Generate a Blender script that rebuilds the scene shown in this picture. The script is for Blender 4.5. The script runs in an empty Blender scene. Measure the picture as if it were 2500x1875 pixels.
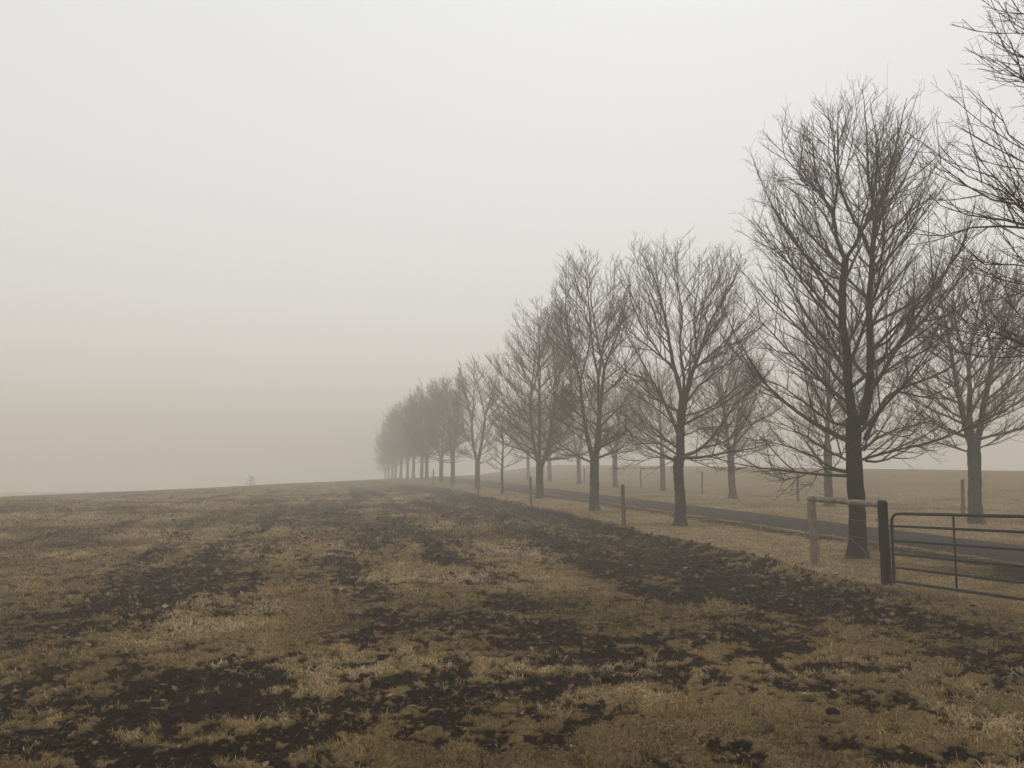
import bpy, math, random
import numpy as np

# ---------------------------------------------------------------- camera, sky, sun, exposure
scene = bpy.context.scene
C = scene.collection
cam_d = bpy.data.cameras.new("camera")
cam = bpy.data.objects.new("camera", cam_d)
C.objects.link(cam)
cam_d.sensor_width = 36.0
cam_d.lens = 835.0 / 1024.0 * 36.0
cam_d.clip_start = 0.05
cam_d.clip_end = 3000.0
cam.location = (0.0, 0.0, 1.75)
cam.rotation_euler = (math.radians(90 + 5.27), 0.0, 0.0)
scene.camera = cam

SUN_ELEV, SUN_AZ = math.radians(58), math.radians(14)      # azimuth measured from +Y towards +X
world = bpy.data.worlds.new("World")
scene.world = world
world.use_nodes = True
wn, wl = world.node_tree.nodes, world.node_tree.links
bg = wn["Background"]
sky = wn.new("ShaderNodeTexSky")
sky.sky_type = 'NISHITA'
sky.sun_disc = False
sky.sun_elevation = SUN_ELEV
sky.sun_rotation = SUN_AZ
sky.air_density = 1.0
sky.dust_density = 6.0
sky.ozone_density = 1.0
hs = wn.new("ShaderNodeHueSaturation")
hs.inputs['Saturation'].default_value = 0.10
wl.new(sky.outputs[0], hs.inputs['Color'])
# the overcast deck evens the clear sky out
mx = wn.new("ShaderNodeMix"); mx.data_type = 'RGBA'
mx.inputs['Factor'].default_value = 0.88
geo = wn.new("ShaderNodeNewGeometry")
sep = wn.new("ShaderNodeSeparateXYZ")
deck = wn.new("ShaderNodeValToRGB")
wtc = wn.new("ShaderNodeTexCoord")
wl.new(wtc.outputs['Generated'], sep.inputs[0])
wl.new(sep.outputs['Z'], deck.inputs['Fac'])
wn.remove(geo)
els = deck.color_ramp.elements
while len(els) < 4: els.new(0.5)
for e, (p, c) in zip(els, [(0.0, (.90, .865, .79)), (0.13, (.965, .945, .895)), (0.34, (.985, .985, .985)), (0.6, (.965, .975, 1.0))]):
    e.position = p; e.color = (*c, 1)
gain = wn.new("ShaderNodeVectorMath"); gain.operation = 'SCALE'
gain.inputs['Scale'].default_value = 5.75
wl.new(deck.outputs['Color'], gain.inputs[0])
wl.new(gain.outputs[0], mx.inputs['B'])
wl.new(hs.outputs[0], mx.inputs['A'])
wl.new(mx.outputs['Result'], bg.inputs['Color'])
bg.inputs['Strength'].default_value = 0.12

sun_d = bpy.data.lights.new("sun", 'SUN')
sun_d.energy = 0.6
sun_d.angle = math.radians(45)
sun_d.color = (1.0, 0.96, 0.9)
sun = bpy.data.objects.new("sun", sun_d)
C.objects.link(sun)
sun.rotation_euler = (math.radians(90) - SUN_ELEV, 0, math.pi - SUN_AZ)

scene.view_settings.view_transform = 'Standard'
scene.view_settings.look = 'None'
scene.view_settings.exposure = 0.30
scene.view_settings.gamma = 1.0
scene.cycles.max_bounces = 6
scene.cycles.diffuse_bounces = 3
scene.cycles.volume_bounces = 2
scene.cycles.use_denoising = True
HAZE_DENSITY = 0.0098

# ---------------------------------------------------------------- helpers
def link_mesh(name, me, mats, parent=None):
    o = bpy.data.objects.new(name, me)
    C.objects.link(o)
    for m in (mats if isinstance(mats, (list, tuple)) else [mats]):
        me.materials.append(m)
    if parent: o.parent = parent
    return o

def tag(o, label=None, cat=None, group=None, kind=None):
    if label: o['label'] = label
    if cat: o['category'] = cat
    if group: o['group'] = group
    if kind: o['kind'] = kind
    return o

def empty(name, loc, rz=0.0):
    o = bpy.data.objects.new(name, None)
    C.objects.link(o)
    o.location = loc
    o.rotation_euler = (0, 0, rz)
    o.empty_display_size = 0.2
    return o

def mesh_arrays(name, verts, faces_list, smooth=True, attrs=None):
    """verts (n,3); faces_list: list of (m,k) int arrays"""
    me = bpy.data.meshes.new(name)
    verts = np.ascontiguousarray(verts, np.float32)
    me.vertices.add(len(verts))
    me.vertices.foreach_set('co', verts.ravel())
    loops = np.concatenate([f.ravel() for f in faces_list]).astype(np.int32)
    sizes = np.concatenate([np.full(len(f), f.shape[1], np.int32) for f in faces_list])
    starts = np.concatenate([[0], np.cumsum(sizes)[:-1]]).astype(np.int32)
    me.loops.add(len(loops))
    me.loops.foreach_set('vertex_index', loops)
    me.polygons.add(len(sizes))
    me.polygons.foreach_set('loop_start', starts)
    me.polygons.foreach_set('loop_total', sizes)
    me.polygons.foreach_set('use_smooth', np.full(len(sizes), smooth))
    me.update(calc_edges=True)
    for k, v in (attrs or {}).items():
        a = me.attributes.new(k, 'FLOAT', 'POINT')
        a.data.foreach_set('value', np.ascontiguousarray(v, np.float32))
    return me

# lattice value noise -----------------------------------------------------------------
def _hash(ix, iy, seed):
    h = (ix.astype(np.int64) * 374761393 + iy.astype(np.int64) * 668265263 + seed * 974634777) & 0x7fffffff
    h = ((h ^ (h >> 13)) * 1274126177) & 0x7fffffff
    return ((h ^ (h >> 16)) & 0xffff) / 65535.0

def vnoise(x, y, seed=0):
    ix, iy = np.floor(x), np.floor(y)
    fx, fy = x - ix, y - iy
    fx = fx * fx * (3 - 2 * fx); fy = fy * fy * (3 - 2 * fy)
    a = _hash(ix, iy, seed); b = _hash(ix + 1, iy, seed)
    c = _hash(ix, iy + 1, seed); d = _hash(ix + 1, iy + 1, seed)
    return (a * (1 - fx) + b * fx) * (1 - fy) + (c * (1 - fx) + d * fx) * fy

def fbm(x, y, octv=4, seed=0, gain=0.5):
    s = 0.0; a = 1.0; n = 0.0
    for o in range(octv):
        s = s + a * vnoise(x * 2 ** o + 17.3 * o, y * 2 ** o - 9.1 * o, seed + o)
        n += a; a *= gain
    return s / n

def sstep(a, b, x):
    t = np.clip((x - a) / (b - a), 0, 1)
    return t * t * (3 - 2 * t)

# ---------------------------------------------------------------- lie of the land
TH = math.radians(-12.48)                       # the drive, tree rows and fences run this way
UX, UY = math.sin(TH), math.cos(TH)
VX, VY = math.cos(TH), -math.sin(TH)
def along(x, y): return x * UX + y * UY
def across(x, y): return x * VX + y * VY
def world_xy(s, t): return s * UX + t * VX, s * UY + t * VY

def land(x, y):
    x = np.asarray(x, float); y = np.asarray(y, float)
    s, t = along(x, y), across(x, y)
    # the field tips over a crest on its left side
    q = (x + 27.0) * -0.955 + (y - 52.0) * 0.30
    soft = 0.5 * (q + np.sqrt(q * q + 36.0))
    z = -0.085 * np.minimum(soft, 70.0)
    # the far pasture swells up beyond the right hand fence
    z = z + 1.15 * sstep(22.5, 42.0, t) - 2.2 * sstep(42.0, 75.0, t)
    # gentle unevenness of the field
    f = sstep(8.0, 4.0, t)
    z = z + f * 0.10 * (fbm(x / 9.0, y / 9.0, 2, 5) - 0.5) * sstep(3, 12, np.hypot(x, y))
    return z

MUD = (
((( -8.27,63.67),(-2.32,39.89),(0.68,28.06),(2.40,19.56),(3.20,14.89),(3.71,11.86)),1.00,1.00),
(((-3.47,35.88),(-0.34,23.90),(1.30,16.56),(2.25,11.99),(2.79,9.98)),0.70,0.55),
(((2.87,14.06),(3.36,11.99),(3.72,10.63),(4.06,10.04)),0.45,0.90),
(((-8.64,56.88),(-7.21,33.98),(-5.77,20.82),(-4.86,14.69),(-4.48,10.63)),0.80,0.60),
(((-4.58,40.39),(-3.37,22.25),(-3.22,16.56),(-3.35,13.20)),0.60,0.75),
(((-3.12,22.25),(-1.01,14.69),(0.08,10.98),(0.58,8.67)),0.50,0.70),
(((-3.66,8.00),(-3.20,8.16),(-2.74,8.36)),0.10,1.00),
(((-2.85,6.81),(-2.37,7.02),(-1.89,7.20)),0.22,1.00),
(((-0.81,6.93),(-0.55,7.01)),0.08,1.00),
(((-1.38,5.75),(-0.95,6.18),(-0.54,6.48),(0.16,6.71),(0.93,7.10),(1.57,7.38)),0.14,0.95),
(((0.61,7.81),(1.35,8.45),(2.31,8.63),(2.77,7.94)),0.32,1.00),
(((-3.15,5.52),(-2.64,5.43),(-1.96,5.35),(-1.41,5.43)),0.26,0.90),
(((-4.10,6.88),(-2.98,6.48),(-1.96,6.01),(-1.12,6.01)),0.22,0.55),
(((-0.17,5.73),(0.30,5.91),(0.63,6.03)),0.10,0.80),
(((2.33,6.81),(2.65,6.60),(2.98,6.48)),0.22,0.70),
(((2.21,6.01),(2.38,5.96)),0.06,1.00),
(((2.17,5.52),(2.37,5.43),(2.60,5.38)),0.16,0.95),
(((4.29,8.14),(4.53,7.58)),0.50,0.80),
(((4.70,9.69),(5.27,8.79)),0.35,0.50),
(((-1.26,5.07),(-0.85,5.01)),0.10,1.00),
(((-3.26,10.98),(-2.60,11.77),(-1.87,12.45)),0.35,0.55),
(((-5.48,9.83),(-4.89,10.63),(-4.46,12.12)),0.35,0.50),
(((1.11,5.52),(1.48,5.18)),0.18,0.50),
(((2.71,5.10),(3.22,5.43)),0.35,0.60),
(((-2.10,8.34),(-1.55,8.79),(-1.04,9.28)),0.12,0.80),
(((-1.55,9.98),(-0.53,9.28),(0.37,9.15)),0.40,0.60),
(((-4.87,8.14),(-4.42,8.45)),0.16,0.70),
(((-4.28,7.58),(-3.88,7.76)),0.12,0.80),
(((-2.58,5.96),(-2.04,6.48)),0.20,0.70),
(((-1.12,14.06),(-0.30,11.86)),0.35,-1.00),
(((0.13,9.92),(0.83,9.98)),0.30,-1.00),
(((1.85,12.89),(2.62,13.20)),0.45,-1.00),
(((-3.10,9.28),(-2.25,9.75)),0.45,-1.00),
(((2.19,10.23),(2.61,10.36)),0.35,-0.80),
(((-0.56,5.10),(0.26,5.26),(1.27,6.01),(2.07,6.48)),0.30,-0.90),
(((3.28,8.14),(3.91,8.45)),0.35,-0.70),
(((-1.92,7.33),(-1.47,7.85)),0.20,-0.60),
(((-0.24,7.94),(0.41,8.14)),0.20,-0.70),
(((3.20,7.02),(3.93,7.33)),0.25,-0.60),
(((-1.63,28.06),(-1.98,12.69)),0.25,-0.35),
(((-2.97,5.03),(-2.69,5.10)),0.15,-0.80),
(((-1.55,7.10),(-0.89,7.33)),0.20,-0.50),
(((2.72,5.80),(3.15,6.01)),0.25,-0.60),
)

def seg_dist(x, y, pts):
    best = np.full(x.shape, 1e9)
    for (ax, ay), (bx, by) in zip(pts[:-1], pts[1:]):
        dx, dy = bx - ax, by - ay
        h = np.clip(((x - ax) * dx + (y - ay) * dy) / (dx * dx + dy * dy), 0, 1)
        best = np.minimum(best, np.hypot(x - ax - h * dx, y - ay - h * dy))
    return best

def mud_mask(x, y):
    """0 = grass, 1 = poached bare soil"""
    s, t = along(x, y), across(x, y)
    wx = x + 0.30 * (fbm(x * 1.1, y * 1.1, 3, 31) - 0.5) * 2
    wy = y + 0.45 * (fbm(x * 1.1, y * 1.1, 3, 41) - 0.5) * 2
    m = np.zeros(x.shape)
    for pts, w, k in MUD:
        d = seg_dist(wx, wy, pts) / (w * 1.25)
        m = m + k * (0.95 if w >= .5 else .8) * np.exp(-d * d)
    n1 = fbm(s / 7.0 + .5 * fbm(x * .7, y * .7, 2, 19), t / 0.55, 4, 3)                # streaks along the way cattle walk
    # close to the gate the herd has crossed it sideways as well
    cross = fbm((x + .25 * y) / 1.7, (y - .25 * x) / .42, 4, 23)
    k = sstep(13.5, 8.0, np.hypot(x, y))
    n1 = n1 * (1 - .8 * k) + cross * .8 * k
    n2 = fbm(x * 2.1, y * 2.6, 4, 7)
    n3 = fbm(x * 7.0, y * 7.0, 3, 11)
    n4 = fbm(x * 21.0, y * 21.0, 2, 13)
    m = m + 2.4 * (n1 - 0.5) + 1.0 * (n2 - 0.5) + 2.5 * (n3 - 0.5) + 1.9 * (n4 - 0.5)
    field = sstep(7.75, 7.35, t + 0.5 * (n2 - 0.5))  # no poaching past the fence
    keep = sstep(-7.5, -3.0, t + 2.5 * (n1 - 0.5) + 0.10 * s)
    near = sstep(13, 8, np.hypot(x, y))
    m = m - 0.40 * (1 - np.maximum(keep, near)) + 0.385
    m = sstep(0.0, 1.0, m - 0.30 * sstep(38, 75, np.hypot(x, y))) * field  # haze put into the mask: soil fades with distance, paling the far ground
    # bare verge along the near edge of the drive
    sh = np.exp(-((t - 11.35 + 0.5 * (n1 - .5)) / 0.60) ** 2) * (0.85 + 1.2 * (n2 - 0.5))
    gate = np.exp(-((t - 10.2) / 0.9) ** 2) * sstep(14.5, 11.0, s) * (0.5 + 1.2 * (n2 - 0.5))
    # rough brown pasture on the far side
    m2 = 0.30 * sstep(20.0, 23.0, t) * sstep(0.42, 0.62, 0.6 * n1 + 0.4 * n2)
    return np.clip(m + np.clip(sh, 0, 1) + np.clip(gate, 0, 1) + m2, 0, 1)

def relief(x, y, m):
    """small bumps added on top of land()"""
    t = across(x, y)
    flat = 1 - np.exp(-((t - 13.2) / 1.5) ** 4)
    r = np.hypot(x, y)
    fine = sstep(70, 15, r)
    g = 0.030 * (fbm(x * 3.0, y * 3.0, 3, 51) - 0.5) + 0.020 * (fbm(x * 11, y * 11, 2, 61) - 0.5) * fine
    c1 = np.abs(fbm(x * 5.5, y * 5.5, 3, 71) - 0.5) * 2
    c2 = np.abs(fbm(x * 17, y * 17, 2, 81) - 0.5) * 2
    c = 0.085 * (c1 - 0.25) + 0.035 * (c2 - 0.25) * fine - 0.03
    # low ridge of trodden soil where the field meets the verge
    ridge = 0.11 * np.exp(-((t - 7.35 - 0.5 * (fbm(x * .6, y * .6, 2, 15) - .5)) / 0.28) ** 2) * (0.4 + 1.2 * fbm(x * 2.5, y * 2.5, 3, 91)) * sstep(9, 14, along(x, y))
    return (g * (1 - m) + c * m) * flat + ridge - 0.03 * (1 - flat)

def height(x, y):
    x = np.atleast_1d(np.asarray(x, float)); y = np.atleast_1d(np.asarray(y, float))
    return land(x, y) + relief(x, y, mud_mask(x, y))
def h1(x, y): return float(height(x, y)[0])

# ---------------------------------------------------------------- materials
def new_mat(name):
    m = bpy.data.materials.new(name)
    m.use_nodes = True
    nt = m.node_tree
    p = nt.nodes["Principled BSDF"]
    return m, nt.nodes, nt.links, p

def noise(n, l, scale, detail=4, rough=0.6, vec=None, dist=0.0):
    t = n.new("ShaderNodeTexNoise")
    t.inputs['Scale'].default_value = scale
    t.inputs['Detail'].default_value = detail
    t.inputs['Roughness'].default_value = rough
    t.inputs['Distortion'].default_value = dist
    if vec is not None: l.new(vec, t.inputs['Vector'])
    return t

def ramp(n, l, src, stops):
    r = n.new("ShaderNodeValToRGB")
    cr = r.color_ramp
    while len(cr.elements) < len(stops): cr.elements.new(0.5)
    for e, (p, c) in zip(cr.elements, stops):
        e.position = p; e.color = (*c, 1)
    l.new(src, r.inputs['Fac'])
    return r

def mixc(n, l, fac, a, b):
    m = n.new("ShaderNodeMix"); m.data_type = 'RGBA'
    if hasattr(fac, 'links'): l.new(fac, m.inputs['Factor'])
    else: m.inputs['Factor'].default_value = fac
    for s, v in (('A', a), ('B', b)):
        if hasattr(v, 'links'): l.new(v, m.inputs[s])
        else: m.inputs[s].default_value = (*v, 1)
    return m.outputs['Result']

def math_n(n, l, op, a, b, clamp=False):
    m = n.new("ShaderNodeMath"); m.operation = op; m.use_clamp = clamp
    for i, v in enumerate((a, b)):
        if hasattr(v, 'links'): l.new(v, m.inputs[i])
        else: m.inputs[i].default_value = v
    return m.outputs[0]

def bump(n, l, p, h, strength=0.5, distance=0.02):
    b = n.new("ShaderNodeBump")
    b.inputs['Strength'].default_value = strength
    b.inputs['Distance'].default_value = distance
    l.new(h, b.inputs['Height'])
    l.new(b.outputs[0], p.inputs['Normal'])

def make_materials():
    M = {}
    # ground: matted winter grass and wet soil
    m, n, l, p = new_mat("pasture")
    tc = n.new("ShaderNodeTexCoord"); v = tc.outputs['Object']
    at = n.new("ShaderNodeAttribute"); at.attribute_name = "mud"
    big = noise(n, l, 0.35, 3, 0.5, v); mid = noise(n, l, 2.6, 5, 0.65, v); fine = noise(n, l, 26, 6, 0.75, v)
    vf = noise(n, l, 90, 4, 0.8, v)
    straw = ramp(n, l, fine.outputs['Fac'], [(0.25, (.068, .044, .017)), (0.48, (.215, .149, .066)), (0.75, (.385, .278, .14))])
    olive = ramp(n, l, fine.outputs['Fac'], [(0.25, (.053, .036, .013)), (0.5, (.158, .114, .045)), (0.75, (.27, .198, .088))])
    gmix = math_n(n, l, 'ADD', math_n(n, l, 'MULTIPLY', big.outputs['Fac'], 0.9), math_n(n, l, 'MULTIPLY', mid.outputs['Fac'], 0.9))
    gr = ramp(n, l, gmix, [(0.72, (0, 0, 0)), (1.02, (1, 1, 1))])
    grass_c = mixc(n, l, gr.outputs['Color'], straw.outputs['Color'], olive.outputs['Color'])
    mudc = ramp(n, l, fine.outputs['Fac'], [(0.3, (.006, .0032, .0018)), (0.55, (.016, .0088, .0048)), (0.8, (.050, .029, .016))])
    f = math_n(n, l, 'ADD', at.outputs['Fac'], math_n(n, l, 'MULTIPLY', math_n(n, l, 'SUBTRACT', fine.outputs['Fac'], 0.5), 0.9))
    f = math_n(n, l, 'ADD', f, math_n(n, l, 'MULTIPLY', math_n(n, l, 'SUBTRACT', mid.outputs['Fac'], 0.5), 0.6))
    fr = ramp(n, l, f, [(0.22, (0, 0, 0)), (0.66, (1, 1, 1))])
    col = mixc(n, l, fr.outputs['Color'], grass_c, mudc.outputs['Color'])
    l.new(col, p.inputs['Base Color'])
    rr = ramp(n, l, fr.outputs['Color'], [(0, (.98,) * 3), (1, (.90,) * 3)])
    l.new(rr.outputs['Color'], p.inputs['Roughness'])
    p.inputs['Specular IOR Level'].default_value = 0.02
    hsum = math_n(n, l, 'ADD', fine.outputs['Fac'], math_n(n, l, 'MULTIPLY', vf.outputs['Fac'], 0.6))
    bump(n, l, p, hsum, 0.9, 0.03)
    M['pasture'] = m

    # asphalt lane
    m, n, l, p = new_mat("asphalt")
    tc = n.new("ShaderNodeTexCoord"); v = tc.outputs['Object']
    a = noise(n, l, 180, 3, 0.7, v); b = noise(n, l, 1.6, 5, 0.6, v)
    r = ramp(n, l, a.outputs['Fac'], [(0.3, (.018, .0145, .0115)), (0.7, (.046, .039, .032))])
    dirt = ramp(n, l, b.outputs['Fac'], [(0.46, (0, 0, 0)), (0.72, (.75, .75, .75))])
    l.new(mixc(n, l, dirt.outputs['Color'], r.outputs['Color'], (.040, .031, .021)), p.inputs['Base Color'])
    p.inputs['Roughness'].default_value = 0.9
    p.inputs['Specular IOR Level'].default_value = 0.04
    bump(n, l, p, a.outputs['Fac'], 0.5, 0.008)
    M['asphalt'] = m

    # bark: smooth grey with darker rings and lichen
    def bark(name, lo, mid_, hi, lichen):
        m, n, l, p = new_mat(name)
        tc = n.new("ShaderNodeTexCoord")
        mp = n.new("ShaderNodeMapping"); mp.inputs['Scale'].default_value = (1, 1, 2.6)
        l.new(tc.outputs['Object'], mp.inputs['Vector'])
        a = noise(n, l, 9, 6, 0.7, mp.outputs[0], 0.6); b = noise(n, l, 38, 4, 0.7, tc.outputs['Object'])
        c = noise(n, l, 3.2, 4, 0.6, tc.outputs['Object'])
        s = math_n(n, l, 'ADD', math_n(n, l, 'MULTIPLY', a.outputs['Fac'], 0.65), math_n(n, l, 'MULTIPLY', b.outputs['Fac'], 0.35))
        r = ramp(n, l, s, [(0.32, lo), (0.5, mid_), (0.68, hi)])
        li = ramp(n, l, c.outputs['Fac'], [(0.56, (0, 0, 0)), (0.72, (.75, .75, .75))])
        l.new(mixc(n, l, li.outputs['Color'], r.outputs['Color'], lichen), p.inputs['Base Color'])
        p.inputs['Roughness'].default_value = 0.97
        p.inputs['Specular IOR Level'].default_value = 0.02
        bump(n, l, p, s, 0.8, 0.02)
        return m
    M['bark'] = bark("bark", (.012, .009, .0065), (.042, .033, .025), (.125, .102, .077), (.135, .125, .088))
    M['bark_wet'] = bark("wet_bark", (.005, .0036, .0028), (.016, .0125, .0092), (.055, .044, .033), (.060, .053, .036))
    M['twig'] = bark("twig_bark", (.028, .019, .014), (.080, .057, .043), (.155, .115, .086), (.13, .108, .075))

    # weathered timber
    def wood(name, lo, mid_, hi, axis_scale):
        m, n, l, p = new_mat(name)
        tc = n.new("ShaderNodeTexCoord")
        mp = n.new("ShaderNodeMapping"); mp.inputs['Scale'].default_value = axis_scale
        l.new(tc.outputs['Object'], mp.inputs['Vector'])
        a = noise(n, l, 14, 6, 0.7, mp.outputs[0], 0.4); c = noise(n, l, 6, 4, 0.6, tc.outputs['Object'])
        s = math_n(n, l, 'ADD', math_n(n, l, 'MULTIPLY', a.outputs['Fac'], 0.7), math_n(n, l, 'MULTIPLY', c.outputs['Fac'], 0.3))
        r = ramp(n, l, s, [(0.30, lo), (0.5, mid_), (0.70, hi)])
        l.new(r.outputs['Color'], p.inputs['Base Color'])
        p.inputs['Roughness'].default_value = 0.95
        p.inputs['Specular IOR Level'].default_value = 0.04
        bump(n, l, p, a.outputs['Fac'], 0.7, 0.012)
        return m
    M['wood_pale'] = wood("pale_weathered_wood", (.085, .063, .045), (.25, .197, .15), (.42, .345, .275), (3, 3, .35))
    M['wood_rail'] = wood("grey_rail_wood", (.06, .048, .037), (.20, .168, .132), (.46, .41, .34), (.35, 3, 3))
    M['wood_dark'] = wood("dark_wood", (.005, .0038, .003), (.015, .011, .0085), (.055, .042, .032), (3, 3, .35))
    M['wood_post'] = wood("tan_post_wood", (.055, .040, .020), (.14, .105, .056), (.22, .17, .10), (3, 3, .35))

    m, n, l, p = new_mat("gate_steel")
    tc = n.new("ShaderNodeTexCoord")
    a = noise(n, l, 30, 5, 0.7, tc.outputs['Object'])
    r = ramp(n, l, a.outputs['Fac'], [(0.35, (.012, .013, .012)), (0.6, (.026, .027, .025)), (0.8, (.055, .046, .036))])
    l.new(r.outputs['Color'], p.inputs['Base Color'])
    p.inputs['Roughness'].default_value = 0.55
    p.inputs['Metallic'].default_value = 0.0
    p.inputs['Specular IOR Level'].default_value = 0.2
    bump(n, l, p, a.outputs['Fac'], 0.2, 0.004)
    M['steel'] = m

    m, n, l, p = new_mat("wire_metal")
    a = noise(n, l, 60, 3, 0.6, n.new("ShaderNodeTexCoord").outputs['Object'])
    r = ramp(n, l, a.outputs['Fac'], [(0.3, (.10, .09, .08)), (0.7, (.24, .23, .21))])
    l.new(r.outputs['Color'], p.inputs['Base Color'])
    p.inputs['Roughness'].default_value = 0.5
    M['wire'] = m

    # blades, coloured by a per-blade value
    def tinted(name, stops, rough=0.8, trans=0.0):
        m, n, l, p = new_mat(name)
        at = n.new("ShaderNodeAttribute"); at.attribute_name = "tint"
        r = ramp(n, l, at.outputs['Fac'], stops)
        l.new(r.outputs['Color'], p.inputs['Base Color'])
        p.inputs['Roughness'].default_value = rough
        p.inputs['Specular IOR Level'].default_value = 0.03
        return m
    M['grass'] = tinted("grass_blades", [(0.0, (.042, .024, .010)), (0.2, (.118, .076, .030)), (0.45, (.240, .161, .068)), (0.72, (.39, .277, .135)), (1.0, (.53, .40, .24))])
    M['leaf'] = tinted("dead_leaf", [(0.0, (.040, .024, .014)), (0.45, (.105, .062, .034)), (0.8, (.20, .14, .088)), (1.0, (.32, .25, .18))], 0.7)
    M['clod'] = tinted("soil_clod", [(0.0, (.006, .004, .0028)), (0.6, (.014, .0095, .0062)), (1.0, (.038, .026, .017))], 0.85)

    m = bpy.data.materials.new("haze_air")
    m.use_nodes = True
    n, l = m.node_tree.nodes, m.node_tree.links
    n.clear()
    out = n.new("ShaderNodeOutputMaterial")
    pv = n.new("ShaderNodeVolumePrincipled")
    pv.inputs['Color'].default_value = (0.95, 0.897, 0.805, 1)
    pv.inputs['Density'].default_value = HAZE_DENSITY
    pv.inputs['Anisotropy'].default_value = 0.25
    l.new(pv.outputs[0], out.inputs['Volume'])
    M['haze'] = m
    return M
M = make_materials()

# ---------------------------------------------------------------- setting: ground sheet, drive, haze
def build_ground():
    r = np.concatenate([np.geomspace(0.4, 3.6, 26)[:-1], np.geomspace(3.6, 45, 460)[:-1], np.geomspace(45, 240, 90)])
    front = np.linspace(-44, 44, 860)
    rear = np.linspace(44, 316, 140)[1:-1]
    ang = np.radians(np.concatenate([front, rear]))
    A, R = np.meshgrid(ang, r)
    x, y = R * np.sin(A), R * np.cos(A)
    m = mud_mask(x.ravel(), y.ravel())
    z = land(x.ravel(), y.ravel()) + relief(x.ravel(), y.ravel(), m)
    nr, na = x.shape
    V = np.stack([x.ravel(), y.ravel(), z], 1)
    V = np.vstack([V, [[0, 0, float(land(0., 0.))]]])
    i = np.arange(nr * na).reshape(nr, na)
    j = np.roll(i, -1, axis=1)
    q = np.stack([i[:-1], i[1:], j[1:], j[:-1]], -1).reshape(-1, 4)
    c = len(V) - 1
    tri = np.stack([np.full(na, c), i[0], j[0]], 1)
    me = mesh_arrays("ground", V, [q, tri], True, {'mud': np.append(m, 0)})
    o = link_mesh("ground", me, M['pasture'])
    return tag(o, kind='structure')

def build_drive():
    s = np.arange(-30, 200, 0.12)
    k = np.linspace(0, 1, 15)
    S, K = np.meshgrid(s, k, indexing='ij')
    e0 = 12.0 + 0.22 * (fbm(s * 0.5, s * 0 + 3, 4, 201) - .5) + 0.10 * (fbm(s * 3, s * 0 + 3, 2, 203) - .5)
    e1 = 14.22 + 0.16 * (fbm(s * 0.5, s * 0 + 9, 4, 202) - .5) + 0.08 * (fbm(s * 3, s * 0 + 5, 2, 205) - .5)
    T = e0[:, None] * (1 - K) + e1[:, None] * K
    x, y = world_xy(S, T)
    z = land(x, y) + 0.02 + 0.045 * (1 - (2 * K - 1) ** 2) - 0.06 * (np.abs(2 * K - 1) > 0.99) + 0.008 * (fbm(x, y, 2, 207) - .5)
    ns, nk = x.shape
    i = np.arange(ns * nk).reshape(ns, nk)
    q = np.stack([i[:-1, :-1], i[:-1, 1:], i[1:, 1:], i[1:, :-1]], -1).reshape(-1, 4)
    me = mesh_arrays("drive", np.stack([x.ravel(), y.ravel(), z.ravel()], 1), [q[:, ::-1]], True)
    return tag(link_mesh("drive", me, M['asphalt']), kind='structure')

def build_haze():
    lo, hi = (-258, -258, -8.5), (258, 258, 11.6)
    v = np.array([(x, y, z) for x in (lo[0], hi[0]) for y in (lo[1], hi[1]) for z in (lo[2], hi[2])], float)
    f = np.array([(0, 1, 3, 2), (4, 6, 7, 5), (0, 4, 5, 1), (2, 3, 7, 6), (0, 2, 6, 4), (1, 5, 7, 3)])
    o = link_mesh("haze", mesh_arrays("haze", v, [f], False), M['haze'])
    return tag(o, "pale grey mist filling the whole field", "mist", kind='stuff')

build_ground(); build_drive()

# ---------------------------------------------------------------- bare winter trees
UPV = np.array([0, 0, 1.0])
def norm(a): return a / np.maximum(np.linalg.norm(a, axis=-1, keepdims=True), 1e-9)

def march(p, d, L, K, trop, jit, rng, sag=0.0):
    """grow N strands of length L in K steps; trop bends them upward, sag down at the start"""
    N = len(p)
    P = np.zeros((N, K + 1, 3)); D = np.zeros((N, K + 1, 3))
    P[:, 0] = p; d = norm(d); D[:, 0] = d
    step = (np.broadcast_to(L, (N,)) / K)[:, None]
    trop = np.broadcast_to(trop, (N,))
    for k in range(K):
        f = k / K
        d = norm(d + (trop * (1 + f) / K)[:, None] * UPV - sag * (1 - f) / K * UPV + rng.normal(0, jit, (N, 3)) / math.sqrt(K))
        P[:, k + 1] = P[:, k] + d * step; D[:, k + 1] = d
    return P, D

def tubes(P, R, sides, twist=0.0, rough=None):
    N, K, _ = P.shape
    T = np.empty_like(P)
    T[:, 1:-1] = P[:, 2:] - P[:, :-2]; T[:, 0] = P[:, 1] - P[:, 0]; T[:, -1] = P[:, -1] - P[:, -2]
    T = norm(T)
    mean = norm(P[:, -1] - P[:, 0])
    ref = np.zeros((N, 3)); ref[np.arange(N), np.argmin(np.abs(mean), 1)] = 1
    U = norm(np.cross(T, ref[:, None, :])); W = np.cross(T, U)
    a = np.arange(sides) * 2 * math.pi / sides
    rad = R[:, :, None] * np.ones(sides)
    if rough is not None: rad = rad * rough
    V = P[:, :, None, :] + rad[..., None] * (np.cos(a)[:, None] * U[:, :, None, :] + np.sin(a)[:, None] * W[:, :, None, :])
    idx = np.arange(N * K * sides).reshape(N, K, sides)
    nx = np.roll(idx, -1, 2)
    q = np.stack([idx[:, :-1], nx[:, :-1], nx[:, 1:], idx[:, 1:]], -1).reshape(-1, 4)
    return V.reshape(-1, 3), q

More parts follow.
